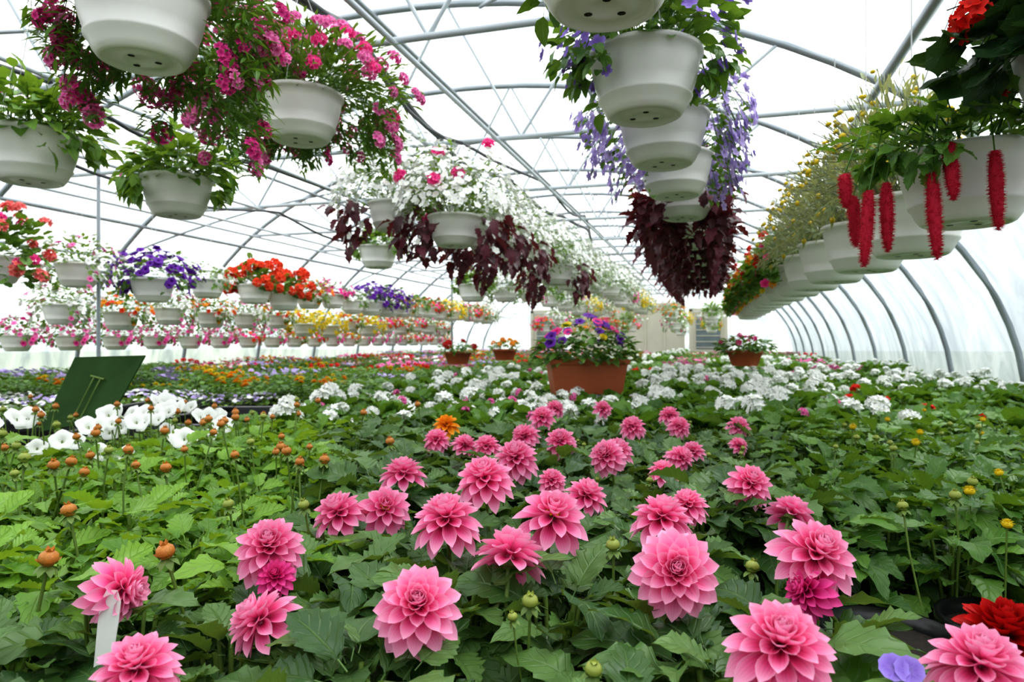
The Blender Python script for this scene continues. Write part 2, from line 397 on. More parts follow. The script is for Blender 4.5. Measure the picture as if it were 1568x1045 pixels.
for y in hy:
    pts=[(CX-AX,y,0)]+[(x,y,z) for x,z in arcpts(pi,0,44)]+[(CX+AX,y,0)]
    ps.append((tube(pts,0.025,10),None,0))
TZ=2.6; xt=AX*math.sqrt(1-((TZ-CZ)/BZ)**2)
nodes=[CX-xt+0.02,CX-2.2,CX-1.1,CX,CX+1.1,CX+2.2,CX+xt-0.02]
for k,y in enumerate(hy):
    ps.append((tube([(CX-xt,y,TZ),(CX+xt,y,TZ)],0.018,8),None,1))
    for a in nodes[1:-1]:
        ps.append((tube([(a,y,TZ),(a+0.55,y,hz(a+0.55))],0.011,6),None,1))
        ps.append((tube([(a,y,TZ),(a-0.55,y,hz(a-0.55))],0.011,6),None,1))
for x in (CX,-3.6,-1.05,-4.9,-0.1,-6.0,0.95,-6.5):
    z=hz(x)-0.04; ps.append((tube([(x,Y0,z),(x,Y1,z)],0.02 if x!=0.95 else 0.03,8),None,0))
for x in (-1.4,-0.19,-2.3,-1.9,-3.3,-4.5,-5.3,-5.75):
    ps.append((tube([(x,Y0,TZ-.03),(x,Y1,TZ-.03)],0.014,8),None,1))
for x in (-6.2,): ps.append((tube([(x,Y0,2.1),(x,Y1,2.1)],0.014,8),None,1))
for sx in (-1,1):
    for k in (2,5,8,11):
        pts=[]
        for i in range(13):
            a=math.radians(30+50*i/12); pts.append((CX+sx*AX*math.cos(a)*.99,hy[k]+(hy[min(k+2,14)]-hy[k])*i/12,CZ+BZ*math.sin(a)*.99))
        ps.append((tube(pts,0.014,6),None,0))
ps.append((tube([(-4.9,12.55,0),(-4.9,12.55,hz(-4.9))],0.025,8),None,0))
px_,py_,_=st(-3.15,5.2); ps.append((tube([(px_,py_,0),(px_,py_,TZ)],0.014,8),None,0))
obj('greenhouse_frame',mesh('greenhouse_frame',join(ps),['galv','galv2']))  # whole greenhouse frame: hoops down to the floor, ties, webs, purlins, posts
ps=[]
def hose(x0,z0,amp,ya,yb,r=0.011,ph=0):
    pts=[(x0+amp*math.sin(y*0.9+ph),y,z0-0.07*abs(math.sin((y-1.35)*pi/1.6))+0.05*math.sin(y*2.3+ph)) for y in np.linspace(ya,yb,90)]
    ps.append((tube(pts,r,6),None,0))
hose(-1.75,2.70,0.14,-2,21,0.019); hose(-1.55,2.64,0.16,-2,21,0.012,1.3); hose(-3.4,2.6,0.1,-2,21,0.014,2); hose(-0.6,2.95,0.05,-2,21,0.009,.6); hose(-4.3,2.5,0.1,-1,21,0.013,.3)
obj('irrigation_hose',mesh('irrigation_hose',join(ps),['hose']))
def door(nm,x):
    e=[box(0,0,1.05,0.5,0.03,1.05,0),box(0,-.035,1.45,0.36,0.012,0.5,1)]
    for i in range(6): e.append(box(0,-.05,1.0+i*.18,0.38,.008,.012,0))
    e+= [box(-.52,-.02,1.08,.05,.05,1.1,0),box(.52,-.02,1.08,.05,.05,1.1,0),box(0,-.02,2.16,.57,.05,.05,0),box(.4,-.06,1.0,.02,.03,.06,1)]
    obj(nm,mesh(nm,join([(p,) for p in e]),['cream','glass'],False),(x,Y1-.2,0))
door('door_1',-5.15); door('door_2',-0.1)
obj('wall_panel_back',mesh('wall_panel_back',join([(box(-2.6,Y1-.06,1.2,1.8,.02,1.2,0),)]+[(box(-2.6+i*.59,Y1-.09,1.2,.03,.02,1.2,0),) for i in (-3,-2,-1,0,1,2,3)]),['cream'],False))

# ------------------------------------------------------------------ hanging baskets
def pot_parts(s=1.0):
    prof=[(0.138,-0.03),(0.142,-0.004),(0.150,0.0),(0.156,-0.004),(0.156,-0.015),(0.148,-0.019),(0.144,-0.045),(0.135,-0.088),(0.124,-0.120),(0.1275,-0.124),(0.1255,-0.130),(0.119,-0.136),(0.109,-0.157),(0.099,-0.170),(0.091,-0.174),(0.087,-0.173),(0.084,-0.168),(0.055,-0.168),(0.052,-0.171),(0.030,-0.171),(0.028,-0.168),(0.0005,-0.168)]
    p=[(lathe(prof,40),None,0),(lathe([(0.139,-0.028),(0.1,-0.02),(0.0005,-0.015)],24),None,1)]
    for a in (0.3,2.4,4.5):
        p.append((lathe([(0.0085,-0.001),(0.0005,-0.001)],8),(np.eye(3),np.array([0.036*math.cos(a),0.036*math.sin(a),-0.1705])),1))
    return p
def hangers():
    p=[]
    for a in (0.5,0.5+2*pi/3,0.5+4*pi/3):
        p.append((tube([(0.152*math.cos(a),0.152*math.sin(a),-0.005),(0.07*math.cos(a),0.07*math.sin(a),0.25),(0,0,0.42)],0.0016,4),None,2))
    return p
# mats: 0 pot 1 soil 2 wire 3 leaf 4 leaf2 5.. flowers
def basket(name,leaf,leafm,nl,ls,Rr,up,fl=(),down=0.0,nd=0,sect=((0,2*pi),),flm=('p_white',),off=(0,0),stems=0,dfl=0.35,extra=None,mats_extra=(),pitch0=0.0,leaf2=None,dr=1.0,tp=(-1.1,0.1),taper=.2):
    ps=pot_parts()+hangers()
    def pick_az():
        s=random.choice(sect); return U(s[0],s[1]),(s[2] if len(s)>2 else down)
    def spot(outer,trail):
        if trail:
            a,dn=pick_az(); t=R()**0.85; h=-dn*t*(.75+.25*math.sin(a*7)); k=Rr*dr*(U(.8,1.05) if outer else U(.55,1.02))*(1-taper*t)
            k=max(k,.17)
            n=np.array([math.cos(a),math.sin(a),0.1]); p=np.array([k*math.cos(a),k*math.sin(a),h])
        else:
            a=U(0,2*pi); sz=R(); el=math.asin(sz); k=U(.88,1.12) if outer else U(.35,1.0)
            k*=1+.10*math.sin(3*a+1)+.06*math.sin(7*a+el*5)
            c=math.cos(el)
            n=np.array([c*math.cos(a),c*math.sin(a),sz+.15]); p=np.array([Rr*k*c*math.cos(a),Rr*k*c*math.sin(a),up*k*sz-.01])
        p[0]+=off[0];p[1]+=off[1]; return a,p,n
    for i in range(nl+nd):
        tr=i>=nl; a,p,n=spot(False,tr)
        el=math.asin(min(1,max(-1,n[2]/np.linalg.norm(n))))
        L=leaf; mi=3
        if leaf2 and tr: L,mi=leaf2[0],4
        ps.append((L,X(p,a+U(-.9,.9) if not tr else a+U(-1.4,1.4),(el*.7+U(-.5,.3)+pitch0) if not tr else U(*tp),U(-.5,.5),ls*(leaf2[2] if leaf2 and tr else 1)*U(.65,1.15)),mi))
    for i in range(stems):
        tr=i<stems*nd/(nl+nd+.1)*.5; a,p,n=spot(True,tr)
        q0=np.array([.08*math.cos(a),.08*math.sin(a),0.]) ; md=(q0+p)/2+np.array([0,0,.06])
        if tr: md=np.array([.8*p[0],.8*p[1],.05])
        ps.append((tube([q0,md,p],0.0018,3),None,3))
    for (ft,n_,fs,mi) in fl:
        for i in range(n_):
            tr=(R()<dfl) and down>0 and nd>0
            a,p,n=spot(True,tr)
            ps.append((ft,FACE(p,n+np.array([U(-.4,.4),U(-.4,.4),U(-.1,.4)]),U(0,6),fs*U(.8,1.15)),5+mi))
    if extra: ps+=extra
    lm2=leaf2[1] if leaf2 else 'stem'
    return mesh(name,join(ps),['pot','soil','wire',leafm,lm2]+list(flm)+list(mats_extra))
SIDES=((-0.75,0.75),(pi-.75,pi+.75))
LEFT=((pi-1.0,pi+.95),)
K={}
K['verb_big']=basket('verbena_basket',LF_NAR,'lf_ger',1700,0.055,0.32,0.26,[(VERB,70,0.055,0),(VERB,25,0.05,1)],0.24,1300,((-.45,.8,.30),(.7,2.4,.2),(pi-1.1,pi-.1,.22)),('p_verb','p_hot'),off=(.06,.03),stems=60,dfl=.4,dr=.98,tp=(-.9,.9))
K['verb_left']=basket('verbena_basket',LF_NAR,'lf_ger',1500,0.055,0.28,0.28,[(VERB,65,0.06,0),(VERB,50,0.055,1)],0.36,1900,((-.35,.6,.44),(pi*.75,pi*1.12,.28),(.5,2.2,.3)),('p_verb','p_magenta'),off=(.0,.07),stems=60,dfl=.55,dr=1.06,tp=(-.9,.9))
K['verb_far']=basket('verbena_basket',LF_NAR,'lf_ger',1700,0.055,0.32,0.28,[(VERB,65,0.06,0),(VERB,45,0.055,1)],0.30,1500,((-1,4.2,.3),),('p_verb','p_magenta'),off=(.0,.0),stems=60,dfl=.5,dr=1.0,tp=(-.9,.9))
K['green']=basket('leafy_green_basket',LF_OV,'lf_fresh',360,0.08,0.24,0.20,[(FL5,4,0.03,0)],0.1,80,SIDES,('p_verb',),stems=60,pitch0=-.1)
K['green_sm']=basket('leafy_green_basket',LF_OV,'lf_fresh',170,0.08,0.2,0.17,[],0.06,30,SIDES,('p_white',),stems=40)
K['white']=basket('white_bacopa_basket',LF_SM,'lf_fresh',700,0.034,0.33,0.33,[(FL5w,560,0.036,0)],0.18,320,((0,2*pi,.10),(.3,pi+.3,.2)),('p_white',),stems=60,dfl=.28)
K['white_burg']=basket('white_bacopa_basket',LF_SM,'lf_fresh',680,0.034,0.33,0.35,[(FL5w,560,0.037,0)],0.22,130,((-.9,.7,.30),(pi-.6,pi+1.1,.30)),('p_white',),leaf2=(LF_BURG,'lf_burg',3.1),dfl=.08,stems=60)
K['white_hot']=basket('white_bacopa_basket',LF_SM,'lf_fresh',800,0.034,0.36,0.38,[(FL5w,640,0.038,0),(CLUL,6,0.085,1)],0.2,120,((-.9,.5,.30),(pi-.5,pi+1.2,.24)),('p_white','p_hot'),leaf2=(LF_BURG,'lf_burg',3.1),dfl=.06,stems=60)
K['white_w']=basket('white_bacopa_basket',LF_SM,'lf_fresh',800,0.034,0.38,0.42,[(FL5w,680,0.038,0)],0.2,105,((-.9,.5,.22),(pi-.5,pi+1.2,.26)),('p_white','p_hot'),leaf2=(LF_BURG,'lf_burg',3.1),dfl=.06,stems=60)
K['lobelia']=basket('violet_lobelia_basket',LF_OV,'lf_ger',480,0.06,0.25,0.26,[(FL5,130,0.04,0)],0.10,150,SIDES+((.5,2.6),),('p_violet',),stems=60,dfl=.3)
K['lav']=basket('lavender_trailing_basket',LF_SM,'lf_ger',200,0.035,0.27,0.17,[(FL5,330,0.038,0)],0.20,120,((-.65,.6),(pi-.6,pi+.65)),('p_lav',),stems=100,dfl=.55,dr=1.15)
K['burg']=basket('burgundy_coleus_basket',LF_BURG,'lf_burg',130,0.10,0.23,0.14,[],0.30,270,((-1.15,.9,.26),(pi-.8,pi+1.15,.33),(.8,2.3,.25)),('p_white',),stems=20,dr=1.0,tp=(-1.0,.9),taper=0)
K['silver']=basket('silver_helichrysum_basket',LF_NAR,'lf_silver',1300,0.045,0.22,0.36,[(BUT,80,0.02,0)],0.05,60,LEFT,('button',),off=(-.07,0),stems=160,pitch0=.5,dfl=.05)
K['nast']=basket('nasturtium_basket',LF_RND,'lf_ger',230,0.055,0.23,0.22,[(CLUL,11,0.055,0),(CLUL,7,0.055,1),(FL5w,10,0.05,2)],0.14,60,LEFT,('p_red','p_orange','p_hot'),off=(-.05,0),stems=40)
K['nast2']=basket('nasturtium_basket',LF_RND,'lf_ger',210,0.055,0.22,0.22,[(CLUL,9,0.055,0),(FL5w,16,0.045,1)],0.16,60,LEFT,('p_orred','p_yellow'),off=(-.05,0),stems=40)
K['ger_dark']=basket('dark_geranium_basket',LF_RND,'lf_dark',230,0.10,0.27,0.25,[(CLU,3,0.08,0)],0.06,30,LEFT,('p_red',),stems=50)
def far(nm,leaf,lm,ft,n,fs,cols,Rr=.25,up=.2,down=.1,nl=130,ls=.05):
    fl=[(ft,n//len(cols),fs,i) for i in range(len(cols))]
    return basket(nm,leaf,lm,nl,ls,Rr,up,fl,down,nl//3,SIDES,tuple(cols),dfl=.3)
K['ger_red']=far('red_geranium_basket',LF_RND,'lf_ger',CLUL,38,0.1,['p_orred'],.27,.22,.06,90,.07)
K['ger_coral']=far('coral_geranium_basket',LF_RND,'lf_ger',CLUL,44,0.09,['p_coral','p_coral','p_hot'],.30,.33,.2,200,.07)
K['pet_purple']=far('purple_petunia_basket',LF_OV,'lf_ger',PETL,110,0.065,['p_purple'],.3,.22,.12,170,.06)
K['pet_mag']=far('magenta_petunia_basket',LF_OV,'lf_ger',PETL,60,0.06,['p_magenta'],.22,.17,.08,110,.05)
K['pet_white']=far('white_petunia_basket',LF_OV,'lf_fresh',PETL,50,0.055,['p_white'],.22,.17,.1,140,.05)
K['mixwp']=far('pink_white_petunia_basket',LF_SM,'lf_fresh',PETL,90,0.05,['p_white','p_verb','p_white'],.28,.22,.2,340,.045)
K['mixor']=far('orange_white_mixed_basket',LF_SM,'lf_fresh',PETL,70,0.05,['p_orange','p_white','p_orred'],.26,.2,.14,340,.045)
K['yel']=far('yellow_calibrachoa_basket',LF_SM,'lf_fresh',PETL,170,0.05,['p_yellow'],.3,.24,.18,200,.04)
K['pinkw']=far('pink_petunia_basket',LF_OV,'lf_ger',PETL,75,0.06,['p_verb','p_verb','p_magenta','p_white'],.28,.2,.12,190,.055)
K['redmix']=far('red_petunia_basket',LF_OV,'lf_ger',PETL,60,0.06,['p_orred','p_hot'],.25,.18,.1,160,.055)
HW=mesh('hanger_wire',tube([(0,0,0),(0,0,1)],0.002,5),['wire'])
def hang(kind,x,y,zr,top=2.58,rz=0,s=1.0):
    me=K[kind]; nm=me.name.split('.')[0]
    o=obj(nm,me,(x,y,EYE+zr),rz,s)
    h=top-(EYE+zr+.42*s)
    if h>0.02:
        w=obj('hanger_wire',HW,(0,0,.42),0,(1,1,h/s),parent=o)
    return o
def hs(kind,r,d,zr,top=2.58,rz=TH,s=1.0):
    x,y,_=st(r,d); return hang(kind,x,y,zr,top,rz,s)
for i in range(13):
    y=1.27 if i==0 else 1.38+0.51*i; k='lobelia' if i<2 else ('lav' if i<4 else 'burg')
    hang(k,-0.19+(0.015*i if i<5 else .06),y,0.79-.006*min(i,6),2.56,TH*.9+U(-.2,.2))
def catkin(L,r=0.0145):
    prof=[];n=12
    for i in range(n+1):
        v=i/n; prof.append((max(.0005,r*(math.sin(pi*min(1,v*1.0+.02))**.35)*(1-.25*v)),-L*v))
    ps=[(lathe(prof,10),)]
    hair=tm([(-.0008,0,0),(.0008,0,0),(0,0.0085,-.002)],t=[(0,1,2)])
    for i in range(int(L*7000)):
        v=R(); a=U(0,2*pi); rr=r*(math.sin(pi*min(1,v+.02))**.35)*(1-.25*v)*.9
        ps.append((hair,X((rr*math.cos(a),rr*math.sin(a),-L*v),a,U(-.5,.3),U(0,3),U(.8,1.2))))
    return join(ps)
ex=[]
for dx,dy,zt,L in [(-.335,-.08,-.07,.08),(-.305,-.13,-.12,.17),(-.262,-.12,-.10,.155),(-.285,-.02,-.11,.12),(-.19,-.17,-.09,.19),(-.165,-.19,-.03,.125),(-.075,-.2,-.05,.17),(.03,-.21,-.06,.13),(.12,-.2,-.03,.16),(.2,-.12,-.04,.14)]:
    ex.append((catkin(L),(Rx(U(-.06,.06))@Ry(U(-.1,.1)),np.array([dx,dy,zt])),6))
    ex.append((tube([(dx*.4,dy*.4,.02),(dx*.85,dy*.85,.05),(dx,dy,zt)],.0022,4),None,3))
K['chen']=basket('chenille_plant_basket',LF_SER,'lf_ger',230,0.075,0.25,0.11,[(POM,4,.03,0)],0.07,45,((pi-.4,pi+1.0),),('p_red',),off=(-.05,-.03),stems=30,extra=ex,mats_extra=('catkin',))
hs('chen',1.10,1.65,0.455,2.75)
rows=[('silver',.58,2.32),('silver',.55,2.80),('silver',.52,3.28),('silver',.50,3.75),('nast',.48,4.22),('nast2',.46,4.7),('nast',.44,5.2),('nast2',.43,5.7),('nast',.42,6.2),('nast',.42,6.7),('nast2',.42,7.3),('nast',.42,7.9),('nast',.42,8.6)]
for k,x,y in rows: hang(k,x,y,0.43,2.62,TH*.9+U(-.1,.1))
hs('ger_dark',1.13,1.30,0.60,2.7)
hs('verb_left',-.91,1.68,0.86,2.58)
hs('verb_big',-.78,2.52,0.91,2.58)
hs('verb_far',-1.02,2.80,1.05,2.6,TH,1.0)
hs('green',-1.69,2.40,0.73,2.58); hs('green',-1.52,3.10,0.74,2.58,TH+.5)
hs('green_sm',-1.06,5.4,0.75,2.58)
hs('white_w',-.72,4.15,0.84,2.58)
for i,k in enumerate(['white_hot','white_burg','white_burg','white','white_burg','white','white','white','green_sm','white','white','pinkw','white','yel','white','white','yel']):
    y=3.65+ (0.6*i if i<7 else 3.6+0.75*(i-6)); hang(k,-1.40+U(-.05,.05),y,(0.70 if i<7 else .76)+U(-.05,.05),2.56,TH*.8+U(-.15,.15),U(.92,1.05))
for i,k in enumerate(['green_sm','white','mixwp','green_sm','white','mixwp','yel','white','mixor']):
    hang(k,-2.35,6.6+i*1.15,0.66+U(-.1,.08),2.56,U(-.2,.3))
for i,k in enumerate(['ger_coral','mixwp','pet_purple','pet_white','ger_red','ger_red','mixor','pet_mag','pet_white','pet_purple','pet_purple','mixor','green_sm','redmix','mixor','yel','mixwp','redmix','mixor','white']):
    y=[3.35,3.95,4.65,5.3][i] if i<4 else 5.98+.5*(i-4); hang(k,-4.5,y,0.55+U(-.03,.03),2.56,U(0,.4),1.12 if k in('pet_purple','ger_red') else 1.0)
for i,k in enumerate(['mixwp','mixor','mixwp','mixor','mixwp','mixor','yel','yel','mixor','yel','redmix','mixor','redmix','mixwp','mixor']):
    hang(k,-5.3,4.5+.6*i,(0.30 if k!='yel' else .24)+U(-.04,.04),2.56,U(0,.4))
for i in range(20):
    k=(['pinkw','pinkw','pinkw','pinkw','pinkw','pinkw','redmix','pinkw','mixor','redmix'][i] if i<10 else random.choice(['pinkw','redmix','mixor','redmix']))
    hang(k,-6.2,4.8+.55*i,0.06,2.1,U(0,.4),.9)
for x in (-3.3,-.75,.0,-2.0):
    for i in range(6): hang(random.choice(['mixor','mixwp','pet_white','redmix','green_sm','yel']),x,13.5+i*1.1,U(.25,.6),2.56,U(0,3))

# ------------------------------------------------------------------ benches
def bench(name,x0,x1,y0,y1,z):
    ps=[]
    n=int((y1-y0)/.13)
    for i in range(n): ps.append((box((x0+x1)/2,y0+(i+.5)*(y1-y0)/n,z-.012,(x1-x0)/2,.055,.012),))
    for x in (x0+.05,(x0+x1)/2,x1-.05):
        ps.append((box(x,(y0+y1)/2,z-.07,.03,(y1-y0)/2,.045),))
        for y in np.arange(y0+.15,y1,1.5): ps.append((box(x,y,(z-.11)/2,.035,.035,(z-.11)/2),))
    obj(name,mesh(name,join(ps),['wood'],False))
BZ1=0.58
bench('plant_bench',-2.25,2.12,0.36,7.2,BZ1)
bench('plant_bench',-6.75,-3.0,1.2,20,BZ1)
bench('plant_bench',-2.25,2.12,7.7,20.5,BZ1)
bench('plant_bench',-2.98,-2.3,2.2,7.0,BZ1)

# bed plants: origin at pot base.  mats 0 black 1 soil 2 leaf 3 stem 4+ flowers
POTB=[(lathe([(0.05,0.0),(0.055,0.0),(0.068,0.118),(0.074,0.118),(0.074,0.13),(0.069,0.13),(0.066,0.112)],20),None,0),(lathe([(0.067,0.112),(0.0005,0.116)],16),None,1)]
def plant(name,leaves,lm,n,ls,Rr,H,fl=(),flm=(),z0=.12,pitch=0.15,stems=8,flh=.03,ftilt=.3):
    ps=list(POTB)
    for i in range(stems):
        a=U(0,6.28); r_=Rr*U(.1,.6); ps.append((tube([(0.01*math.cos(a),.01*math.sin(a),.11),(r_*.5*math.cos(a),r_*.5*math.sin(a),H*.6),(r_*math.cos(a),r_*math.sin(a),H*.95)],.0035,4),None,3))
    for i in range(n):
        k=R()**.75; z=z0+(H-z0)*k; rad=Rr*math.sqrt(R())*(1-.35*k); a=U(0,6.28); b=a+U(-.8,.8)
        ps.append((random.choice(leaves),X((rad*.75*math.cos(a),rad*.75*math.sin(a),z),b,pitch+.6*k*(1-rad/Rr)+U(-.5,.4),U(-.5,.5),ls*U(.6,1.2)),2))
    for (ft,n_,fs,mi) in fl:
        for i in range(n_):
            a=U(0,6.28); rad=Rr*math.sqrt(R())*.95; p=(rad*math.cos(a),rad*math.sin(a),H+flh*U(.4,1.6))
            ps.append((tube([(p[0]*.6,p[1]*.6,H*.6),p],.002,4),None,3))
            ps.append((ft,FACE(p,(U(-.5,.5),U(-1.2,0)+ftilt,1 if ftilt>0 else .5),U(0,6),fs*U(.75,1.15)),4+mi))
    return mesh(name,join(ps),['black','soil',lm,'stem']+list(flm))
PD=[plant('dahlia_plant',DL,'lf_dahlia',76,.09,.13,.285) for _ in range(5)]
PL=[plant('light_dahlia_plant',DL,'lf_light',88,.066,.12,.29) for _ in range(4)]
PR=[plant('green_dahlia_plant',DL,'lf_green',84,.078,.125,.28) for _ in range(4)]
PGw=[plant('white_geranium_plant',[LF_RND],'lf_ger',72,.07,.14,.265,fl_,['p_white'],flh=.05) for fl_ in ([(CLU,1,.09,0)],[(CLU2,2,.075,0)],[(CLU,2,.085,0)])]
PGg=[plant('geranium_plant',[LF_RND],'lf_ger',76,.07,.14,.275) for _ in range(2)]
PGr=[plant('red_geranium_plant',[LF_RND],'lf_ger',70,.07,.14,.26,[(CLU,1,.06,0)],['p_red'],flh=.03)]
PGp=[plant('pink_geranium_plant',[LF_RND],'lf_ger',64,.07,.14,.26,[(CLU2,1,.06,0)],['p_verb'],flh=.03)]
PPw=[plant('white_petunia_plant',[LF_OV],'lf_light',90,.055,.13,.25,[(PET,n,.075,0)],['p_white'],flh=.07,ftilt=0) for n in (3,1)]
bed_p=empty('pink_dahlia_bed'); bed_l=empty('budding_dahlia_bed'); bed_r=empty('green_dahlia_bed'); bed_g=empty('geranium_bed'); bed_w=empty('white_petunia_bed')
def inb(r,d,r0,r1,d0,d1): return r0<r<r1 and d0<d<d1
y=0.44; row=0
while y<7.1:
    sp=.145 if y<3.0 else .19
    x=-2.15+(sp/2 if row%2 else 0)
    while x<2.03:
        px,py=x+U(-.03,.03),y+U(-.03,.03)
        r=px*cT+py*sT; d=-px*sT+py*cT
        x+=sp
        if d<.42 or abs(r)>.76*d+.55: continue
        if inb(r,d,.345,1.0,.60,1.22) and not inb(r,d,.345,.44,.60,.80): continue
        if inb(r,d,.45,.62,.50,.72): continue
        if r<-.98 and d>2.75 and d<4.9: continue
        z=BZ1; rz=U(0,6.28)
        if d<2.75:
            if d>1.95 and r<-1.02:
                obj('petunia_plant',random.choice(PPw),(px,py,z+.035),TH+U(-.6,.6),U(.85,1.0),bed_w); continue
            if r<-.12-.2*d and d>.88: obj('dahlia_plant',random.choice(PL),(px,py,z),rz,U(.82,1.12),bed_l)
            elif r>.35*d+.12: obj('dahlia_plant',random.choice(PR),(px,py,z),rz,U(.84,1.12),bed_r)
            else: obj('dahlia_plant',random.choice(PD),(px,py,z),rz,U(.82,1.1),bed_p)
        else:
            q=R()
            if px>0.75 and d<4.4: k=random.choice(PGg) if q<.92 else PGr[0]
            elif px>0.75: k=random.choice(PGw) if q<.75 else PGg[0]
            else: k=random.choice(PGw) if q<.56 else (PGp[0] if q<.64 else random.choice(PGg))
            obj('geranium_plant',k,(px,py,z),rz,U(.88,1.14),bed_g)
    y+=sp*.92; row+=1
POTM=mesh('black_nursery_pot',join([(p[0],(np.eye(3)*1.35,np.zeros(3)),p[2]) for p in POTB]),['black','soil'])
for r,d in [(.57,.84),(.58,1.05),(.77,.88),(.79,1.09),(.42,.98),(.60,.64)]:
    o=obj('black_nursery_pot',POTM,(*st(r,d)[:2],BZ1))

# blooms on stems:  r, d, z, diameter, variant, (face right, face toward, up)
BLOOMS=[(-.098,.71,-.276,.092,0,(.0,.75,.7)),(.230,.585,-.262,.096,3,(0,.5,.8)),(-.287,.777,-.318,.082,1,(-.6,.3,.7)),(-.352,.64,-.308,.084,3,(-.1,.2,1)),
(.183,.761,-.257,.099,0,(0,.85,.5)),(-.003,.857,-.269,.093,1,(.0,-.55,.8)),(-.093,.964,-.252,.101,0,(0,.25,.9)),(.056,.95,-.245,.104,2,(.1,.4,.9)),
(-.318,.894,-.270,.094,3,(.1,.5,.8)),(.367,.824,-.257,.098,1,(.2,.5,.8)),(.409,.597,-.2845,.092,3,(.1,.2,1)),(-.457,.80,-.292,.078,0,(1.,.1,.1)),
(-.285,1.12,-.282,.09,1,(-.3,.3,.9)),(-.212,1.14,-.279,.09,2,(.2,.7,.7)),(-.218,1.365,-.265,.094,1,(0,.1,.9)),(-.048,1.19,-.240,.105,0,(0,.3,.9)),(.008,1.46,-.249,.1,3,(0,.4,.9)),
(.139,1.27,-.287,.084,1,(.4,.1,.9)),(.224,1.015,-.263,.096,0,(.1,.1,.9)),(.309,1.2,-.287,.074,3,(-.3,.1,.9)),(.476,1.16,-.294,.080,1,(.5,-.5,.7)),(.460,1.32,-.275,.09,0,(0,.5,.8)),
(.219,1.59,-.266,.09,3,(-.3,.6,.7)),(.267,1.72,-.276,.084,1,(.3,.2,.9)),(.343,1.55,-.297,.076,0,(0,.1,.9)),(.434,1.75,-.298,.078,3,(.4,.5,.8)),(.502,1.9,-.305,.07,1,(0,.2,.8)),
(.132,1.86,-.272,.09,0,(0,.5,.8)),(.034,1.95,-.27,.09,3,(-.4,.2,.8)),(.101,2.3,-.255,.096,2,(0,.5,.8)),(.164,2.6,-.255,.085,0,(.3,.1,.8)),(.384,2.18,-.272,.09,3,(0,.2,.8)),
(.359,2.7,-.265,.08,2,(0,.5,.8)),(.577,2.5,-.27,.086,0,(0,.1,.8)),(.563,2.3,-.285,.082,3,(.2,.5,.8)),(.762,2.3,-.285,.08,1,(0,.5,.8)),(.666,2.0,-.305,.06,0,(.5,.2,.8)),
(-.216,1.95,-.280,.082,3,(0,.1,.8)),(-.127,1.85,-.280,.074,1,(.4,.2,.8)),(-.067,1.8,-.275,.078,0,(0,.2,.8)),(.079,1.35,-.275,.06,3,(0,.5,.8))]
def bloom(me,r,d,z,s,f,par,nm='dahlia_bloom'):
    f=(f[0]+U(-.15,.15),f[1]+U(-.15,.15),f[2])
    D=np.array([f[0]*cT+f[1]*sT, f[0]*sT-f[1]*cT, f[2]]); D/=np.linalg.norm(D)
    mx=FACE((0,0,0),D,U(0,6),1.0)
    x,y_,zz=st(r,d,z)
    s*=1.06
    o=obj(nm,me,(x,y_,zz),parent=par); o.rotation_euler=Matrix([list(a) for a in mx[0]]).to_euler(); o.scale=(s,s,s)
    b=np.array([x,y_,zz])-D*s*.18; c=b-D*.03+np.array([0,0,-.02]); e=np.array([x-D[0]*.05,y_-D[1]*.05,BZ1+.13])
    m_=mesh('flower_stem',tube([b,(b+c)/2,c,(c+e)/2+np.array([U(-.01,.01),U(-.01,.01),0]),e],.0028,6),['stem']); obj('flower_stem',m_,parent=par)
for r,d,z,s,k,f in BLOOMS: bloom(BL[k],r,d,z,s,f,bed_p)
bloom(BLm,-.30,.865,-.298,.05,(.2,.5,.5),bed_p); bloom(BLm,.345,.80,-.293,.062,(-.8,.2,.4),bed_p); 
bloom(BLo,-.203,2.1,-.257,.088,(0,.3,.8),bed_l); bloom(BLr,.49,.68,-.295,.10,(0,.3,1),bed_r,'red_dahlia_bloom')
# buds
def mkbud(nm,m1,green):
    ps=[(lathe([(.0005,-.5),(.3,-.4),(.5,-.1),(.45,.15),(.25,.33),(.0005,.38)],14),None,0)]
    sc=mk_leaf(.34,0,4,2,droop=-.55,pet=.02)
    for i in range(7): ps.append((sc,X((0,0,-.40),i*2*pi/7,-.05,0,.62),1 if green else (i%2)))
    for i in range(5): ps.append((sc,X((0,0,.12),i*2*pi/5+.3,.55,0,.45),0))
    for i in range(7): ps.append((LF_OV,X((0,0,-.42),i*2*pi/7+.2,-.5+U(-.2,.3),0,.8),1))
    ps.append((tube([(0,0,-.4),(.2,.1,-4),(-.1,0,-9)],.1,5),None,1))
    return mesh(nm,join(ps),[m1,'stem'])
BUDo=mkbud('orange_bud_mesh','bud',False); BUDg=mkbud('green_bud_mesh','budg',True)
BUDy=mesh('yellow_bud_mesh',join([(POM,(np.eye(3)*1.3,np.array([0,0,.1])),0),(BUT,None,0),(tube([(0,0,-.2),(.2,.1,-4),(-.1,0,-9)],.1,5),None,1)]),['p_yellow','stem'])
def bud(me,r,d,z,s,par): obj('dahlia_bud',me,st(r,d,z),parent=par,s=s,rot=(U(-.25,.25),U(-.25,.25),U(0,6)))
for r,d,z in [(-.563,.83,-.263),(-.432,.85,-.261),(-.682,1.05,-.259),(-.71,1.4,-.259),(-.576,1.7,-.262),(-.412,1.5,-.26),(-.313,1.75,-.256),(-.36,2.6,-.24),(-.95,2.1,-.25),(-.5,2.3,-.24)]: bud(BUDo,r,d,z,.023,bed_l)
for r,d,z in [(-.457,1.1,-.262),(-.336,1.1,-.263),(.13,.88,-.262),(.02,.75,-.285),(.31,.88,-.29)]: bud(BUDg,r,d,z,.018,bed_l)
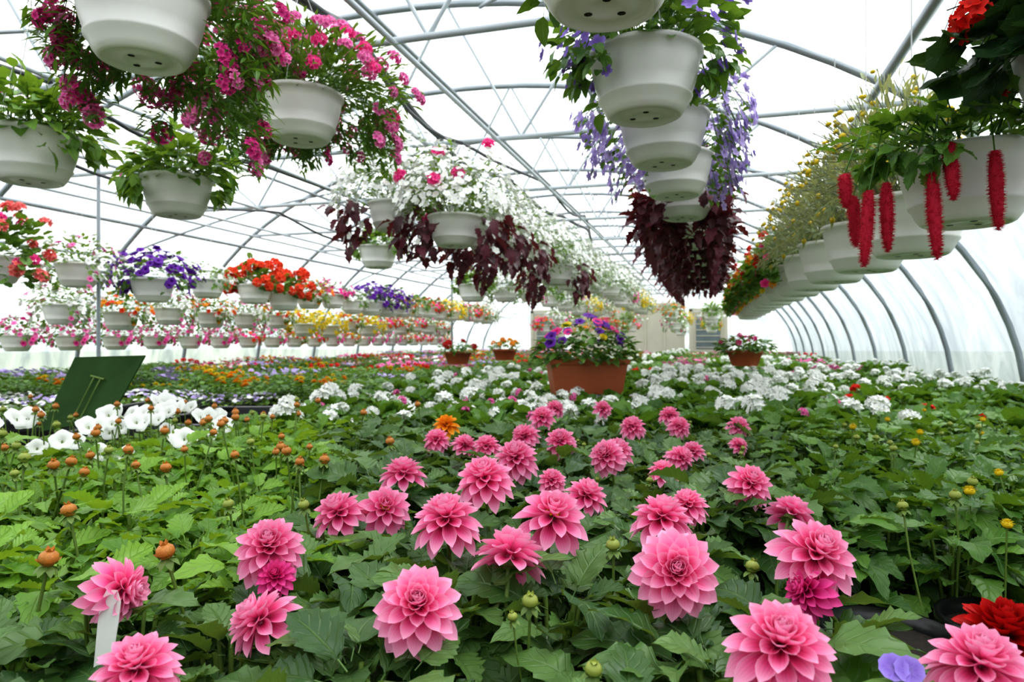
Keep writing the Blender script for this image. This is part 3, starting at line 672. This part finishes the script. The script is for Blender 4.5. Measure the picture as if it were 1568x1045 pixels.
for i in range(70):
    d=U(1.3,2.75); r=U(-.75*d,-.16-.18*d); bud(random.choice([BUDo,BUDo,BUDg]),r,d,U(-.285,-.21),U(.017,.024),bed_l)
for i in range(30):
    d=U(1.1,2.7); r=U(.38*d+.15,.8*d); bud(random.choice([BUDy,BUDg,BUDg]),r,d,U(-.30,-.25),U(.014,.022),bed_r)
for i in range(30):
    d=U(.6,2.6); r=U(-.3*d,.35*d); bud(BUDg,r,d,U(-.33,-.29),U(.011,.016),bed_p)
for r,d in [(.338,.605),(.349,.60)]:
    x,y_,z=st(r,d,-.290); e=obj('blue_viola',mesh('blue_viola',join([(mk_fl(5,.26,3,4,.1),None,0),(tube([(0,0,0),(.3,.1,-3),(0,0,-9)],.06,5),None,1)]),['p_violet','stem']),(x,y_,z),s=.024,rot=(.8,0,TH+U(-.6,.6)))
# ------------------------------------------------------------------ other beds (patches)
def patch(name,leaf,lm,nl,ls,fl,flm,S=.25,H=.24):
    ps=[(rectloft([(S*.9,S*.9,0),(S*.96,S*.96,.075),(S*.99,S*.99,.08),(S*.99,S*.99,.07),(S*.93,S*.93,.06)],0),None,0)]
    for i in range(nl):
        k=R()**.6; ps.append((leaf,X((U(-S,S),U(-S,S),.07+(H-.07)*k),U(0,6.28),U(-.1,.9),U(-.4,.4),ls*U(.7,1.2)),2))
    for ft,n,fs,mi in fl:
        for i in range(n): ps.append((ft,FACE((U(-S,S),U(-S,S),H+U(0,.05)),(U(-.6,.6),U(-1,.4),1),U(0,6),fs*U(.8,1.2)),3+mi))
    return mesh(name,join(ps),['black','soil',lm]+list(flm))
PT={'mari':patch('marigold_tray',LF_OV,'lf_ger',360,.06,[(POM,11,.05,0),(POM,6,.05,1)],('p_orange','p_yellow')),
'yell':patch('yellow_marigold_tray',LF_OV,'lf_ger',360,.06,[(POM,11,.05,0)],('p_yellow',)),
'purp':patch('purple_bedding_tray',LF_OV,'lf_ger',320,.055,[(FL5w,60,.035,0)],('p_lav',)),
'whit':patch('white_alyssum_tray',LF_SM,'lf_fresh',350,.04,[(FL5w,110,.028,0)],('p_white',),H=.2),
'lil':patch('lilac_alyssum_tray',LF_SM,'lf_fresh',350,.04,[(FL5w,60,.028,0),(FL5w,50,.028,1)],('p_lav','p_white'),H=.2),
'green':patch('green_bedding_tray',LF_OV,'lf_ger',420,.06,[],('p_white',)),
'wger':patch('white_geranium_tray',LF_RND,'lf_ger',260,.075,[(CLUL,9,.08,0)],('p_white',),H=.27),
'pink':patch('pink_bedding_tray',LF_OV,'lf_ger',320,.055,[(FL5w,40,.045,0)],('p_verb',)),
'red':patch('red_bedding_tray',LF_OV,'lf_ger',320,.055,[(CLUL,7,.06,0)],('p_red',)),
'mix':patch('mixed_bedding_tray',LF_OV,'lf_fresh',320,.055,[(FL5w,20,.045,0),(FL5w,20,.045,1),(POM,8,.045,2)],('p_hot','p_white','p_yellow'))}
b2=empty('bedding_plant_trays')
def tray(k,x,y,z=BZ1,s=1.0): obj(PT[k].name,PT[k],(x,y,z),random.choice([0,pi/2,pi]),s,b2)
for j in range(24):
    y_=8.0+.52*j
    for i in range(8):
        x_=-1.95+.54*i
        k='wger' if j<8 and i>3 and R()<.8 else random.choice(['green','mix','wger','pink','red','green','green'])
        tray(k,x_,y_,BZ1+(.0 if R()<.6 else .07))
for j in range(36):
    y_=1.5+.52*j
    for i in range(7):
        x_=-6.45+.54*i
        r_=x_*cT+y_*sT; d_=-x_*sT+y_*cT
        if r_>-2.9 and d_<4.75: continue
        if d_<5.2: k=random.choice(['lil','whit','lil'])
        elif d_<7.5: k=random.choice(['mari','mari','green','yell','purp','green'])
        else: k=random.choice(['purp','green','mix','pink','mari','red','purp','yell'])
        tray(k,x_,y_,BZ1+(.0 if d_<5.2 else U(.0,.12)))
for r,d,k in [(-2.0,5.0,'mari'),(-1.45,5.05,'mari'),(-1.1,5.4,'green'),(-1.7,5.6,'yell'),(-2.3,5.6,'mari')]:
    x,y_,_=st(r,d)
    tray(k,x,y_,BZ1+.06)
CT=mesh('black_carry_tray',rectloft([(.33,.2,0),(.37,.24,.2),(.39,.26,.205),(.39,.26,.19),(.365,.235,.19),(.34,.21,.03)],0,False),['black'],False)
for r,d,w in [(-1.50,4.1,TH+.05),(-2.33,3.5,TH),(-2.15,4.55,TH),(-1.66,3.15,TH+.1)]:
    x,y_,_=st(r,d); obj('black_carry_tray',CT,(x,y_,BZ1+.0),w)
# terracotta planters with petunias
def planter(nm,prof,r,d,z,fl,flm,S,H=.14,nl=200,rnd=False):
    ps=[(rectloft(prof,0) if not rnd else lathe([(a,c) for a,b,c in prof],28),None,0)]
    if rnd: ps.append((lathe([(prof[0][0],0.0),(.0005,0.0)],20),None,0)); ps.append((lathe([(prof[-1][0],prof[-1][2]-.01),(.0005,prof[-1][2])],20),None,1))
    zt=max(p[2] for p in prof)
    for i in range(nl):
        a=U(0,6.28); k=math.sqrt(R()); ps.append((LF_OV,X((S[0]*k*math.cos(a),S[1]*k*math.sin(a),zt+H*R()*(1.1-k*.6)-.02),a+U(-.6,.6),U(-.4,.8),U(-.4,.4),.07*U(.7,1.2)),1))
    for ft,n,fs,mi in fl:
        for i in range(n):
            a=U(0,6.28); k=math.sqrt(R()); h=H*(1.15-k*.75); ps.append((ft,FACE((S[0]*1.05*k*math.cos(a),S[1]*1.05*k*math.sin(a),zt+h),(math.cos(a)*k,math.sin(a)*k-.5,1),U(0,6),fs*U(.8,1.15)),2+mi))
    o=obj(nm,mesh(nm,join(ps),['terra','lf_ger']+list(flm)),(*st(r,d)[:2],EYE+z),TH+.12); return o
tp=[(.20,.075,0),(.225,.095,.17),(.235,.105,.175),(.24,.11,.20),(.235,.105,.20),(.22,.09,.185)]
planter('terracotta_window_box',tp,.44,4.05,-.31,[(PET,22,.065,0),(PET,11,.065,1),(PET,4,.06,2)],('p_purple','p_hot','p_yellow'),(.29,.17),.24,400)
tb=[(.12,.12,0),(.16,.16,.12),(.175,.175,.125),(.175,.175,.15),(.16,.16,.14)]
planter('terracotta_flower_bowl',tb,-.66,8.3,-.28,[(CLUL,8,.08,0)],('p_dred',),(.2,.2),.15,160,True)
planter('terracotta_flower_bowl',tb,2.25,6.6,-.24,[(CLUL,9,.05,0)],('p_hot',),(.26,.22),.17,300,True)
planter('terracotta_flower_bowl',tb,-.1,9.3,-.26,[(CLUL,8,.08,0)],('p_orange',),(.2,.2),.15,120,True)
# sign on a stake
A=[st(-1.714,2.68,-.065),st(-1.428,2.66,-.057),st(-1.508,2.56,-.294),st(-1.781,2.58,-.343)]
A=[np.array(a) for a in A]; nrm=np.cross(A[1]-A[0],A[3]-A[0]); nrm/=np.linalg.norm(nrm)
v=[a+nrm*.004 for a in A]+[a-nrm*.004 for a in A]
pan=tm(v,[(0,1,2,3),(7,6,5,4),(0,4,5,1),(1,5,6,2),(2,6,7,3),(3,7,4,0)])
cm=(A[0]+A[1]+A[2]+A[3])/4
fr=nrm if nrm@(np.array([0,0,EYE])-cm)>0 else -nrm
sp_=[(pan,None,0)]
up_=((A[0]+A[1])-(A[2]+A[3])); up_/=np.linalg.norm(up_)
for sgn in (-.014,.014):
    sd=np.cross(up_,fr)*sgn
    sp_.append((tube([cm+up_*.05+fr*.01+sd,cm-up_*.13+fr*.012+sd,np.array([cm[0],cm[1],BZ1])+sd],.0035,6),None,1))
sp_.append((tube([cm+up_*.05+fr*.01+np.cross(up_,fr)*-.03,cm+up_*.05+fr*.01+np.cross(up_,fr)*.03],.0045,6),None,1))
obj('plant_sign',mesh('plant_sign',join(sp_),['sign','stem'],False))
x,y_,_=st(-.47,.75)
obj('plant_tag',mesh('plant_tag',join([(rectloft([(.006,.0006,0),(.010,.0006,.16),(.0115,.0006,.2),(.0115,.0006,.225),(.006,.0006,.238)],0),)]),['white'],False),(x,y_,EYE-.52),TH,rot=(-.12,.06,TH))

# ------------------------------------------------------------------ world, camera
w=bpy.data.worlds.new('overcast_sky'); scene.world=w; w.use_nodes=True; nt=w.node_tree; nt.nodes.clear()
tc=N(nt,'ShaderNodeTexCoord'); sp=N(nt,'ShaderNodeSeparateXYZ'); nt.links.new(tc.outputs['Generated'],sp.inputs[0])
c=RAMP(nt,MATH(nt,'MULTIPLY_ADD',sp.outputs[2],0.5,0.5),[(0.0,(0.4,0.42,0.4)),(0.5,(0.72,0.76,0.79)),(0.62,(0.94,0.96,0.98)),(1.0,(1,1,1))])
bg=N(nt,'ShaderNodeBackground'); nt.links.new(c,bg.inputs[0]); bg.inputs[1].default_value=2.2
o=N(nt,'ShaderNodeOutputWorld'); nt.links.new(bg.outputs[0],o.inputs[0])
sl=bpy.data.lights.new('sun_through_cloud','SUN'); sl.energy=4.6; sl.angle=math.radians(35); sl.color=(1,.98,.94)
so=bpy.data.objects.new('sun_through_cloud',sl); COL.objects.link(so); so.rotation_euler=(math.radians(-14),math.radians(20),0); so.location=(0,0,12)
cam=bpy.data.cameras.new('camera'); co=bpy.data.objects.new('camera',cam); COL.objects.link(co)
co.location=(0,0,EYE); co.rotation_euler=(pi/2,0,TH); cam.lens=24; cam.sensor_width=36; cam.clip_start=.02; cam.clip_end=300
cam.dof.use_dof=True; cam.dof.focus_distance=1.0; cam.dof.aperture_fstop=8
scene.camera=co
print('OBJS',len(bpy.data.objects),scene.view_settings.look)
